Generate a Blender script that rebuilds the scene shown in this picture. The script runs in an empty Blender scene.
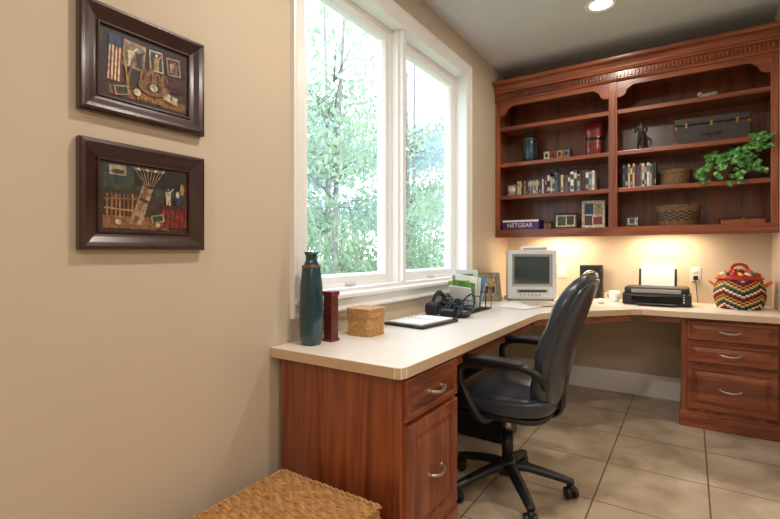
import bpy, bmesh, math, random
from mathutils import Vector, Matrix, Euler, Quaternion
random.seed(7)
S=bpy.context.scene
pi=math.pi
# ------------------------------------------------------------------ materials
def lin(c):
    out=[]
    for v in c:
        v=v/255.0
        out.append(v/12.92 if v<=0.04045 else ((v+0.055)/1.055)**2.4)
    return out
def rgba(c,k=1.0):
    l=lin(c); return (min(l[0]*k,1),min(l[1]*k,1),min(l[2]*k,1),1)
def base(name):
    m=bpy.data.materials.new(name); m.use_nodes=True
    nt=m.node_tree; b=nt.nodes['Principled BSDF']
    return m,nt,b
def coords(nt,scale=(1,1,1),loc=(0,0,0)):
    tc=nt.nodes.new('ShaderNodeTexCoord'); mp=nt.nodes.new('ShaderNodeMapping')
    mp.inputs['Scale'].default_value=scale; mp.inputs['Location'].default_value=loc
    nt.links.new(tc.outputs['Object'],mp.inputs['Vector']); return mp.outputs['Vector']
def noise(nt,vec,scale,detail=4,dist=0):
    n=nt.nodes.new('ShaderNodeTexNoise'); n.inputs['Scale'].default_value=scale
    n.inputs['Detail'].default_value=detail; n.inputs['Distortion'].default_value=dist
    nt.links.new(vec,n.inputs['Vector']); return n.outputs['Fac']
def ramp(nt,fac,stops):
    r=nt.nodes.new('ShaderNodeValToRGB'); e=r.color_ramp.elements
    while len(e)<len(stops): e.new(0.5)
    for i,(p,c) in enumerate(stops): e[i].position=p; e[i].color=c
    nt.links.new(fac,r.inputs['Fac']); return r.outputs['Color']
def addbump(nt,b,h,strength,dist=0.002):
    bp=nt.nodes.new('ShaderNodeBump'); bp.inputs['Strength'].default_value=strength
    bp.inputs['Distance'].default_value=dist
    nt.links.new(h,bp.inputs['Height']); nt.links.new(bp.outputs['Normal'],b.inputs['Normal'])
def mat(name,c,rough=.5,metal=0,coat=0,var=.06,vs=6,bump=0,bs=150,scale=(1,1,1)):
    m,nt,b=base(name)
    v=coords(nt,scale)
    n=noise(nt,v,vs)
    col=ramp(nt,n,[(.3,rgba(c,1-var)),(.7,rgba(c,1+var))])
    nt.links.new(col,b.inputs['Base Color'])
    b.inputs['Roughness'].default_value=rough; b.inputs['Metallic'].default_value=metal
    b.inputs['Coat Weight'].default_value=coat; b.inputs['Coat Roughness'].default_value=.15
    if bump: addbump(nt,b,noise(nt,v,bs,3),bump)
    return m
def wood(name,dark,mid,light,scale,rough=.32,coat=.35):
    m,nt,b=base(name)
    v=coords(nt,scale)
    n=noise(nt,v,1.0,8,1.2)
    v2=coords(nt,(scale[0]*6,scale[1]*6,scale[2]*3))
    n2=noise(nt,v2,1.0,3)
    mx=nt.nodes.new('ShaderNodeMath'); mx.operation='MULTIPLY_ADD'
    nt.links.new(n2,mx.inputs[0]); mx.inputs[1].default_value=.3; nt.links.new(n,mx.inputs[2])
    col=ramp(nt,mx.outputs[0],[(.42,rgba(dark)),(.6,rgba(mid)),(.82,rgba(light))])
    nt.links.new(col,b.inputs['Base Color'])
    b.inputs['Roughness'].default_value=rough
    b.inputs['Coat Weight'].default_value=coat; b.inputs['Coat Roughness'].default_value=.2
    addbump(nt,b,mx.outputs[0],.08,.001)
    return m
def emis(name,c,s):
    m,nt,b=base(name); b.inputs['Base Color'].default_value=rgba(c)
    b.inputs['Emission Color'].default_value=rgba(c); b.inputs['Emission Strength'].default_value=s
    return m
CH_D,CH_M,CH_L=(90,42,26),(130,64,38),(160,88,52)
M_wv=wood('cherry_vertical',CH_D,CH_M,CH_L,(14,14,1.2))
M_wh=wood('cherry_horizontal',CH_D,CH_M,CH_L,(1.2,14,14))
M_wy=wood('cherry_depth',CH_D,CH_M,CH_L,(14,1.2,14))
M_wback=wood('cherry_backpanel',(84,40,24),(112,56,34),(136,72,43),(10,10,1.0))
M_wall=mat('wall_paint',(205,190,169),.75,var=.02,vs=1.5,bump=.08,bs=260)
M_ceil=mat('ceiling_paint',(210,213,217),.85,var=.02,bump=.05,bs=200)
M_trim=mat('trim_white',(240,240,239),.35,var=.01)
M_top=mat('laminate_cream',(236,228,218),.30,var=.03,vs=40)
M_edge=mat('laminate_edge',(212,184,150),.4,var=.05,vs=30)
M_black=mat('black_plastic',(24,25,28),.4,var=.1,bump=.1,bs=400)
M_blackg=mat('black_gloss',(14,14,16),.15,var=.05)
M_leather=mat('black_leather_reflect_tint',(30,42,56),.32,var=.15,vs=12,bump=.22,bs=260,coat=.7)  # blue window reflection is put into the black leather's base colour
M_nickel=mat('satin_nickel',(200,196,188),.28,metal=1,var=.02)
M_white=mat('white_paper',(238,238,235),.6,var=.01)
M_plw=mat('offwhite_plastic',(206,208,208),.4,var=.02)
M_plg=mat('grey_plastic',(150,150,148),.4,var=.03)
M_dark=mat('dark_mahogany',(52,25,21),.28,coat=.5,var=.45,vs=14,bump=.1,bs=60)
M_teal=mat('teal_glaze',(16,56,66),.2,coat=.6,var=.4,vs=18,scale=(1,1,.4))
M_teal2=mat('teal_glaze_rim',(120,84,50),.35,var=.3,vs=30)
M_red=mat('oxblood_lacquer',(112,22,20),.25,coat=.5,var=.25,vs=14)
M_red2=mat('brown_carved',(88,34,22),.4,coat=.2,var=.45,vs=40,bump=.4,bs=90)
M_wick=mat('wicker_tan',(184,140,84),.6,var=.3,vs=60)
M_wickd=mat('wicker_brown',(112,78,46),.6,var=.5,vs=50)
M_sea=mat('seagrass',(178,132,82),.6,var=.42,vs=30,bump=.3,bs=300,scale=(1,4,4))
M_gold=mat('aged_gold',(140,108,60),.4,metal=.8,var=.2)
M_soil=mat('soil',(50,38,28),.9,var=.3,vs=60)
def tile():
    m,nt,b=base('floor_tile')
    v=coords(nt,(1,1,1),(-1.045,-2.72,0))
    br=nt.nodes.new('ShaderNodeTexBrick'); br.offset=0; br.squash=1
    br.inputs['Scale'].default_value=1; br.inputs['Brick Width'].default_value=.45
    br.inputs['Row Height'].default_value=.45; br.inputs['Mortar Size'].default_value=.004
    br.inputs['Mortar Smooth'].default_value=.2
    nt.links.new(v,br.inputs['Vector'])
    n=noise(nt,v,4,9,.6)
    col=ramp(nt,n,[(.3,rgba((154,134,110))),(.5,rgba((182,163,140))),(.72,rgba((202,186,163)))])
    mx=nt.nodes.new('ShaderNodeMix'); mx.data_type='RGBA'
    nt.links.new(br.outputs['Fac'],mx.inputs['Factor'])
    nt.links.new(col,mx.inputs['A']); mx.inputs['B'].default_value=rgba((112,94,78))
    nt.links.new(mx.outputs['Result'],b.inputs['Base Color'])
    b.inputs['Roughness'].default_value=.28
    inv=nt.nodes.new('ShaderNodeMath'); inv.operation='SUBTRACT'; inv.inputs[0].default_value=1
    nt.links.new(br.outputs['Fac'],inv.inputs[1]); addbump(nt,b,inv.outputs[0],.5,.003)
    return m
M_tile=tile()
def glass():
    m=bpy.data.materials.new('window_glass'); m.use_nodes=True; nt=m.node_tree; nt.nodes.clear()
    o=nt.nodes.new('ShaderNodeOutputMaterial'); t=nt.nodes.new('ShaderNodeBsdfTransparent')
    g=nt.nodes.new('ShaderNodeBsdfGlossy'); g.inputs['Roughness'].default_value=.02
    mx=nt.nodes.new('ShaderNodeMixShader'); mx.inputs[0].default_value=.04
    nt.links.new(t.outputs[0],mx.inputs[1]); nt.links.new(g.outputs[0],mx.inputs[2])
    nt.links.new(mx.outputs[0],o.inputs[0]); return m
M_glass=glass()
# ------------------------------------------------------------------ builder
def T(x,y,z): return Matrix.Translation((x,y,z))
def RZ(d): return Matrix.Rotation(math.radians(d),4,'Z')
def RX(d): return Matrix.Rotation(math.radians(d),4,'X')
def RY(d): return Matrix.Rotation(math.radians(d),4,'Y')
def frame(o,u,n,w):
    m=Matrix.Identity(4)
    for i in range(3):
        m[i][0]=u[i]; m[i][1]=n[i]; m[i][2]=w[i]; m[i][3]=o[i]
    return m
def cr(pts,n=6):
    P=[Vector(p) for p in pts]; P=[P[0]*2-P[1]]+P+[P[-1]*2-P[-2]]; out=[]
    for i in range(1,len(P)-2):
        for k in range(n):
            t=k/n; a,b,c,d=P[i-1],P[i],P[i+1],P[i+2]
            out.append(.5*((2*b)+(c-a)*t+(2*a-5*b+4*c-d)*t*t+(3*b-a-3*c+d)*t**3))
    out.append(P[-2]); return out
class B:
    def __init__(s,name): s.name=name; s.bm=bmesh.new(); s.mats=[]
    def mi(s,m):
        if m not in s.mats: s.mats.append(m)
        return s.mats.index(m)
    def add(s,t,m,M=None,smooth=False,keep=False):
        for f in t.faces:
            if not keep: f.material_index=s.mi(m)
            f.smooth=smooth
        if M is not None: bmesh.ops.transform(t,matrix=M,verts=t.verts)
        me=bpy.data.meshes.new('t'); t.to_mesh(me); t.free(); s.bm.from_mesh(me); bpy.data.meshes.remove(me)
        return s
    def box(s,x0,x1,y0,y1,z0,z1,m,bev=0,M=None,seg=2):
        t=bmesh.new(); bmesh.ops.create_cube(t,size=1)
        for v in t.verts:
            v.co=Vector(((x0+x1)/2+v.co.x*(x1-x0),(y0+y1)/2+v.co.y*(y1-y0),(z0+z1)/2+v.co.z*(z1-z0)))
        if bev: bmesh.ops.bevel(t,geom=list(t.edges),offset=bev,segments=seg,affect='EDGES',profile=.5)
        return s.add(t,m,M)
    def cyl(s,c,r,h,m,M=None,seg=24,r2=None,bev=0):
        t=bmesh.new(); bmesh.ops.create_cone(t,cap_ends=True,segments=seg,radius1=r,radius2=r if r2 is None else r2,depth=h)
        if bev:
            es=[e for e in t.edges if any(len(f.verts)>4 for f in e.link_faces)]
            bmesh.ops.bevel(t,geom=es,offset=bev,segments=2,affect='EDGES',profile=.5)
        bmesh.ops.translate(t,verts=t.verts,vec=(c[0],c[1],c[2]+h/2))
        s.add(t,m,M,True); return s
    def sph(s,c,r,m,M=None,sc=(1,1,1),seg=16):
        t=bmesh.new(); bmesh.ops.create_uvsphere(t,u_segments=seg,v_segments=max(6,seg*2//3),radius=r)
        for v in t.verts: v.co=Vector((c[0]+v.co.x*sc[0],c[1]+v.co.y*sc[1],c[2]+v.co.z*sc[2]))
        return s.add(t,m,M,True)
    def grid(s,nu,nv,f,m,M=None,cu=False,matfn=None,smooth=True):
        t=bmesh.new(); V=[[t.verts.new(f(i/nu,j/nv)) for i in range(nu if cu else nu+1)] for j in range(nv+1)]
        for j in range(nv):
            for i in range(nu):
                a=i; b=(i+1)%nu if cu else i+1
                fc=t.faces.new((V[j][a],V[j][b],V[j+1][b],V[j+1][a]))
                fc.material_index=s.mi(matfn(i,j)) if matfn else s.mi(m)
        return s.add(t,m,M,smooth,keep=True)
    def lathe(s,c,prof,m,M=None,seg=32,n=2,sx=1,sy=1,cap=True,smooth=True):
        def P(r,th):
            co,si=math.cos(th),math.sin(th)
            k=(abs(co)**n+abs(si)**n)**(-1.0/n)
            return (c[0]+r*k*co*sx,c[1]+r*k*si*sy)
        t=bmesh.new(); R=[]
        for (r,z) in prof:
            ring=[]
            for i in range(seg):
                x,y=P(r,2*pi*i/seg+pi/seg); ring.append(t.verts.new((x,y,c[2]+z)))
            R.append(ring)
        for j in range(len(R)-1):
            for i in range(seg):
                k=(i+1)%seg; t.faces.new((R[j][i],R[j][k],R[j+1][k],R[j+1][i]))
        if cap: t.faces.new(list(reversed(R[0]))); t.faces.new(R[-1])
        return s.add(t,m,M,smooth)
    def tube(s,path,r,m,M=None,seg=8,fl=(1,1),closed=False):
        P=[Vector(p) for p in path]; n=len(P)
        rs=r if isinstance(r,(list,tuple)) else [r]*n
        t=bmesh.new(); R=[]
        d0=(P[1]-P[0]).normalized()
        up=Vector((0,0,1)) if abs(d0.z)<.9 else Vector((1,0,0))
        nn=d0.cross(up).normalized(); pd=d0
        for i in range(n):
            if i==0: d=d0
            elif i==n-1: d=(P[i]-P[i-1]).normalized()
            else: d=(P[i+1]-P[i-1]).normalized()
            q=pd.rotation_difference(d); nn=q@nn; nn=(nn-d*nn.dot(d)).normalized(); pd=d
            bb=d.cross(nn)
            R.append([t.verts.new(P[i]+(nn*math.cos(2*pi*k/seg)*fl[0]+bb*math.sin(2*pi*k/seg)*fl[1])*rs[i]) for k in range(seg)])
        for j in range(n-1):
            for i in range(seg):
                k=(i+1)%seg; t.faces.new((R[j][i],R[j][k],R[j+1][k],R[j+1][i]))
        t.faces.new(list(reversed(R[0]))); t.faces.new(R[-1])
        return s.add(t,m,M,True)
    def prism(s,pts,a,b,axis,m,M=None,bev=0,sm=None):
        def mk(p,q):
            if axis=='x': return (q,p[0],p[1])
            if axis=='y': return (p[0],q,p[1])
            return (p[0],p[1],q)
        t=bmesh.new(); A=[t.verts.new(mk(p,a)) for p in pts]; C=[t.verts.new(mk(p,b)) for p in pts]
        n=len(pts); f0=t.faces.new(A); f1=t.faces.new(list(reversed(C)))
        f0.material_index=f1.material_index=s.mi(m)
        for i in range(n):
            f=t.faces.new((A[i],C[i],C[(i+1)%n],A[(i+1)%n])); f.material_index=s.mi(sm or m)
        bmesh.ops.recalc_face_normals(t,faces=t.faces)
        if bev: bmesh.ops.bevel(t,geom=list(t.edges),offset=bev,segments=2,affect='EDGES',profile=.5)
        return s.add(t,m,M,False,keep=True)
    def rings(s,w,h,prof,m,M,cap=None):
        t=bmesh.new(); R=[]
        for ins,d in prof:
            R.append([t.verts.new(p) for p in ((ins,d,ins),(w-ins,d,ins),(w-ins,d,h-ins),(ins,d,h-ins))])
        for j in range(len(R)-1):
            for i in range(4):
                k=(i+1)%4; f=t.faces.new((R[j][i],R[j][k],R[j+1][k],R[j+1][i])); f.material_index=s.mi(m)
        if cap: f=t.faces.new(R[-1]); f.material_index=s.mi(cap)
        return s.add(t,m,M,False,keep=True)
    def sbox(s,c,sc,m,M=None,n=4,cuts=7,fn=None):
        t=bmesh.new(); bmesh.ops.create_cube(t,size=2)
        bmesh.ops.subdivide_edges(t,edges=list(t.edges),cuts=cuts,use_grid_fill=True)
        for v in t.verts:
            p=v.co; k=(abs(p.x)**n+abs(p.y)**n+abs(p.z)**n)**(1.0/n)
            q=p/k
            q=Vector((q.x*sc[0],q.y*sc[1],q.z*sc[2]))
            if fn: q=fn(q)
            v.co=q+Vector(c)
        return s.add(t,m,M,True)
    def poly(s,pts,m,M=None):
        t=bmesh.new(); t.faces.new([t.verts.new(p) for p in pts]); return s.add(t,m,M)
    def text(s,txt,size,m,M,ext=.0005):
        cu=bpy.data.curves.new('txt','FONT'); cu.body=txt; cu.size=size; cu.extrude=ext; cu.align_x='CENTER'
        o=bpy.data.objects.new('txt',cu); S.collection.objects.link(o)
        bpy.context.view_layer.update(); dg=bpy.context.evaluated_depsgraph_get()
        me=bpy.data.meshes.new_from_object(o.evaluated_get(dg)); t=bmesh.new(); t.from_mesh(me)
        bpy.data.objects.remove(o); bpy.data.meshes.remove(me)
        return s.add(t,m,M)
    def skin(s,verts,edges,radii,m,M=None,sub=2):
        me=bpy.data.meshes.new('sk'); me.from_pydata(verts,edges,[]); o=bpy.data.objects.new('sk',me); S.collection.objects.link(o)
        o.modifiers.new('s','SKIN')
        for i,r in enumerate(radii): me.skin_vertices[0].data[i].radius=(r,r)
        me.skin_vertices[0].data[0].use_root=True
        ss=o.modifiers.new('u','SUBSURF'); ss.levels=sub
        bpy.context.view_layer.update(); dg=bpy.context.evaluated_depsgraph_get()
        m2=bpy.data.meshes.new_from_object(o.evaluated_get(dg)); t=bmesh.new(); t.from_mesh(m2)
        bpy.data.objects.remove(o); bpy.data.meshes.remove(m2)
        return s.add(t,m,M,True)
    def done(s,center=True):
        me=bpy.data.meshes.new(s.name)
        if len(s.bm.faces)<60000: bmesh.ops.recalc_face_normals(s.bm,faces=list(s.bm.faces))
        if center:
            xs=[v.co for v in s.bm.verts]
            o=Vector(((min(v.x for v in xs)+max(v.x for v in xs))/2,(min(v.y for v in xs)+max(v.y for v in xs))/2,min(v.z for v in xs)))
            bmesh.ops.translate(s.bm,verts=s.bm.verts,vec=-o)
        s.bm.to_mesh(me); s.bm.free()
        for m in s.mats: me.materials.append(m)
        ob=bpy.data.objects.new(s.name,me); S.collection.objects.link(ob)
        if center: ob.location=o
        return ob
def basket(b,c,h,r,m,n=2,sx=1,sy=1,prof=lambda t:1,rows=10,stakes=24,amp=.004,matfn=None,ru=4,rv=4):
    nu=stakes*ru; nv=rows*rv
    def f(u,v):
        th=2*pi*u; co,si=math.cos(th),math.sin(th); k=(abs(co)**n+abs(si)**n)**(-1.0/n)
        row=min(int(v*rows),rows-1); e=abs(math.sin(pi*rows*v))**.7
        off=amp*e*(.45+.55*math.sin(stakes*th+pi*row))
        R=r*k*prof(v)+off
        return (c[0]+R*co*sx,c[1]+R*si*sy,c[2]+h*v)
    b.grid(nu,nv,f,m,cu=True,matfn=matfn)
# ------------------------------------------------------------------ room shell
XR,YB,ZC=1.90,4.15,2.74
XE,YF=4.2,-2.4
b=B('floor'); b.box(-.15,XE+.15,YF-.15,YB+.15,-.1,0,M_tile); b.done(False)
b=B('ceiling'); b.box(-.15,XE+.15,YF-.15,YB+.15,ZC,ZC+.12,M_ceil); b.done(False)
WY0,WY1,WZ0,WZ1=1.47,3.17,.95,2.47
g=.012
b=B('wall_left')
b.box(-.15,0,YF-.15,WY0-g,0,ZC,M_wall); b.box(-.15,0,WY1+g,YB+.15,0,ZC,M_wall)
b.box(-.15,0,WY0-g,WY1+g,0,WZ0-g,M_wall); b.box(-.15,0,WY0-g,WY1+g,WZ1+g,ZC,M_wall); b.done(False)
b=B('wall_back'); b.box(0,XE+.15,YB,YB+.15,0,ZC,M_wall); b.done(False)
b=B('wall_right'); b.box(XR,XR+.12,2.7,YB,0,ZC,M_wall); b.done(False)
b=B('wall_side'); b.box(XE,XE+.15,YF-.15,YB,0,ZC,M_wall); b.done(False)
b=B('wall_front'); b.box(0,XE,YF-.15,YF,0,ZC,M_wall); b.done(False)
bbp=[(0,0),(.016,0),(.016,.13),(.012,.145),(.012,.155),(.006,.17),(0,.17)]
b=B('baseboard_back'); b.prism([(YB-p[0],p[1]) for p in bbp],.017,1.36,'x',M_trim); b.done()
b=B('baseboard_left'); b.prism([(p[0],p[1]) for p in bbp],1.77,YB-.002,'y',M_trim)
b.prism([(p[0],p[1]) for p in bbp],YF,1.29,'y',M_trim); b.done()
# ------------------------------------------------------------------ window
b=B('window_1')
ML=frame((0,WY0-.09,WZ0-.09),(0,1,0),(1,0,0),(0,0,1))
w=WY1-WY0+.18; h=WZ1-WZ0+.18
b.rings(w,h,[(0,.0),(0,.026),(.008,.03),(.022,.024),(.07,.018),(.078,.022),(.086,.018),(.09,.012),(.09,-.14)],M_trim,ML)
b.box(.0,.042,WY0-.088,WY1+.088,WZ0-.030,WZ0-.006,M_trim,.006)
b.box(-.13,0.005,WY0-.004,WY1+.004,WZ0-.011,WZ0+.015,M_trim)
mid=(WY0+WY1)/2
b.box(-.13,-.03,mid-.036,mid+.036,WZ0,WZ1,M_trim,.004)
b.box(-.05,-.005,mid-.018,mid+.018,WZ0+.015,WZ1,M_trim,.004)
for y0,y1 in ((WY0,mid-.036),(mid+.036,WY1)):
    Mx=frame((-.10,y0,WZ0+.012),(0,1,0),(1,0,0),(0,0,1)); ww=y1-y0; hh=WZ1-WZ0-.012
    b.rings(ww,hh,[(0,-.03),(0,.03),(.02,.03),(.022,.02),(.056,.02),(.064,.008),(.068,0),(.068,-.03)],M_trim,Mx)
    Mg=frame((-.105,y0,WZ0+.012),(0,1,0),(1,0,0),(0,0,1))
    b.poly([(.06,0,.06),(ww-.06,0,.06),(ww-.06,0,hh-.06),(.06,0,hh-.06)],M_glass,Mg)
    b.box(-.085,-.06,(y0+y1)/2-.04,(y0+y1)/2+.04,WZ0+.02,WZ0+.035,M_plw,.003)
b.done()
# ------------------------------------------------------------------ desk
def pull(b,M,w=.1):
    p=cr([(-w/2,0,0),(-w/2+.004,.018,0),(-w/4,.028,-.004),(0,.031,-.006),(w/4,.028,-.004),(w/2-.004,.018,0),(w/2,0,0)],5)
    n=len(p); rr=[.0045+.0022*math.sin(pi*i/(n-1)) for i in range(n)]
    b.tube(p,rr,M_nickel,M,8)
    for sx in (-1,1): b.sph((sx*w/2,.002,0),.008,M_nickel,M,(1,.6,1),10)
def front(b,M,w,h,m,frm=.035):
    pr=[(0,0),(0,.014),(.005,.020),(frm,.020),(frm+.005,.013),(frm+.010,.013),(frm+.030,.019),(frm+.032,.020)]
    b.rings(w,h,pr,m,M,cap=m)
DT=.76
b=B('corner_desk')
poly=[(.003,1.27),(.60,1.27),(.622,1.278),(.63,1.30),(.63,2.88),(.66,2.95),(1.10,3.46),(1.16,3.50),(1.897,3.50),(1.897,YB-.003),(.003,YB-.003)]
b.prism(poly,DT-.04,DT,'z',M_top,sm=M_edge,bev=.0025)
b.box(.022,.598,1.31,1.74,.005,DT-.04,M_wv,.003)
b.box(.022,.61,1.30,1.75,0,.085,M_wy,.005)
b.box(.022,.604,1.302,1.748,.085,.097,M_wy,.004)
MF=frame((.598,1.325,0),(0,1,0),(1,0,0),(0,0,1))
front(b,MF@T(0,0,.56),.40,.145,M_wy,.02); front(b,MF@T(0,0,.115),.40,.43,M_wv,.045)
pull(b,frame((.618,1.525,.632),(0,1,0),(1,0,0),(0,0,1))); pull(b,frame((.618,1.525,.325),(0,1,0),(1,0,0),(0,0,1)))
b.box(1.37,1.893,3.58,YB-.02,.005,DT-.04,M_wv,.003)
b.box(1.36,1.896,3.568,YB-.02,0,.085,M_wh,.005); b.box(1.364,1.896,3.573,YB-.02,.085,.097,M_wh,.004)
MR=frame((1.40,3.58,0),(1,0,0),(0,-1,0),(0,0,1))
for z,hh in ((.572,.128),(.428,.128),(.125,.285)):
    front(b,MR@T(0,0,z),.465,hh,M_wh,.02 if hh<.2 else .03)
    pull(b,MR@T(.2325,.019,z+hh/2),.105)
b.box(.57,.59,1.742,2.88,DT-.10,DT-.04,M_wy); b.box(1.16,1.368,3.54,3.56,DT-.08,DT-.04,M_wh)
b.box(0,.77,-.01,.01,DT-.08,DT-.04,M_wh,M=T(.59,2.90,0)@RZ(49.3))
b.done()
# ------------------------------------------------------------------ wall bookcase
HF=3.82; Z0,Z1=1.275,2.60
b=B('wall_bookcase')
HX0,HX1=.003,1.897; CX=.93
b.box(HX0,HX0+.02,HF+.02,YB-.003,Z0+.02,2.5,M_wv); b.box(HX1-.02,HX1,HF+.02,YB-.003,Z0+.02,2.5,M_wv)
b.box(CX-.015,CX+.015,HF+.02,YB-.01,Z0+.05,2.5,M_wv)
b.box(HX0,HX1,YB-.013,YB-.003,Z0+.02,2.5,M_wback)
b.box(HX0,HX1,HF+.02,YB-.003,2.47,2.5,M_wh)
b.box(HX0,HX1,HF+.02,YB-.003,1.315,1.335,M_wh)
SH=[1.63,1.91,2.225]
for z in SH:
    for x0,x1 in ((HX0+.021,CX-.016),(CX+.016,HX1-.021)):
        b.box(x0,x1,HF+.03,YB-.014,z-.024,z,M_wh,.003); b.box(x0,x1,HF+.018,HF+.032,z-.032,z+.001,M_wh,.005)
b.box(HX0,HX0+.04,HF,HF+.02,Z0,2.47,M_wv,.003); b.box(HX1-.04,HX1,HF,HF+.02,Z0,2.47,M_wv,.003)
b.box(CX-.03,CX+.03,HF,HF+.02,Z0,2.47,M_wv,.003)
b.box(CX-.018,CX+.018,HF-.006,HF,Z0+.08,2.36,M_wv,.003)
b.box(HX0,HX1,HF-.001,HF+.02,Z0,1.335,M_wh,.004)
b.box(HX0,HX1,HF-.010,HF+.01,Z0-.008,Z0+.012,M_wh,.004)
b.box(HX0,HX1,HF+.02,HF+.04,Z0,Z0+.04,M_wh)
for x0,x1 in ((HX0+.04,CX-.03),(CX+.03,HX1-.04)):
    L=[(x0,2.48),(x0,2.315)]
    for k in range(0,9):
        a=k/8; L.append((x0+.012+.05*math.sin(a*pi/2),2.315+.045*(1-math.cos(a*pi/2))))
    for k in range(1,9):
        a=k/8; L.append((x0+.062+.06*a,2.36+.035*math.sin(a*pi/2)))
    R=[(x0+x1-p[0],p[1]) for p in reversed(L)]
    b.prism(L+R,HF+.001,HF+.019,'y',M_wh)
prof=[(HF+.02,2.435),(HF-.010,2.435),(HF-.014,2.445),(HF-.008,2.455),(HF-.008,2.505),(HF-.022,2.51),(HF-.026,2.52),(HF-.022,2.527)]
for k in range(7):
    a=k/6*pi/2; prof.append((HF-.026-.045*(1-math.cos(a)),2.53+.04*math.sin(a)))
prof+=[(HF-.078,2.572),(HF-.082,2.583),(HF-.082,2.596),(HF-.078,2.60),(HF+.02,2.60)]
b.prism(prof,HX0,HX1,'x',M_wh)
x=HX0+.012
while x<HX1-.02:
    b.box(x,x+.014,HF-.020,HF-.006,2.462,2.50,M_wh,.003,seg=1); x+=.024
b.box(HX0,HX1,HF+.02,YB-.003,2.58,2.598,M_wh)
b.done()
def lamp(name,loc,energy,col,size=.1,size_y=None):
    d=bpy.data.lights.new(name,'AREA'); d.energy=energy; d.color=col
    d.shape='RECTANGLE' if size_y else 'DISK'; d.size=size
    if size_y: d.size_y=size_y
    o=bpy.data.objects.new(name,d); o.location=loc; S.collection.objects.link(o); return o
M_lens=emis('warm_lens',(255,226,180),3)
for x in (.5,1.25):
    b=B('undercabinet_light'); b.box(x-.2,x+.2,3.96,4.02,1.291,1.314,M_plw,.003); b.box(x-.18,x+.18,3.97,4.01,1.287,1.2925,M_lens); ob=b.done()
    lamp('undercabinet_glow',(x,3.99,1.283),5.2,(1,.75,.48),.36,.04)
M_can=emis('can_and_fill_lamp',(255,240,215),8)
for x,y in ((.94,3.19),(.94,1.3),(.94,-1.0),(2.9,2.4),(2.9,.4),(2.9,-1.4)):  # first can is in view; the others are unseen, added for interior fill
    b=B('recessed_and_fill_light'); b.lathe((x,y,ZC),[(.095,-.001),(.095,-.008),(.088,-.012),(.07,-.008),(.066,-.002)],M_trim,cap=False)
    b.cyl((x,y,ZC-.004),.068,.003,M_can); b.done()
    e=9 if y>3 else 19
    lamp('ceiling_and_fill_glow',(x,y,ZC-.02),e,(1,.90,.79),.14)
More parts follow.
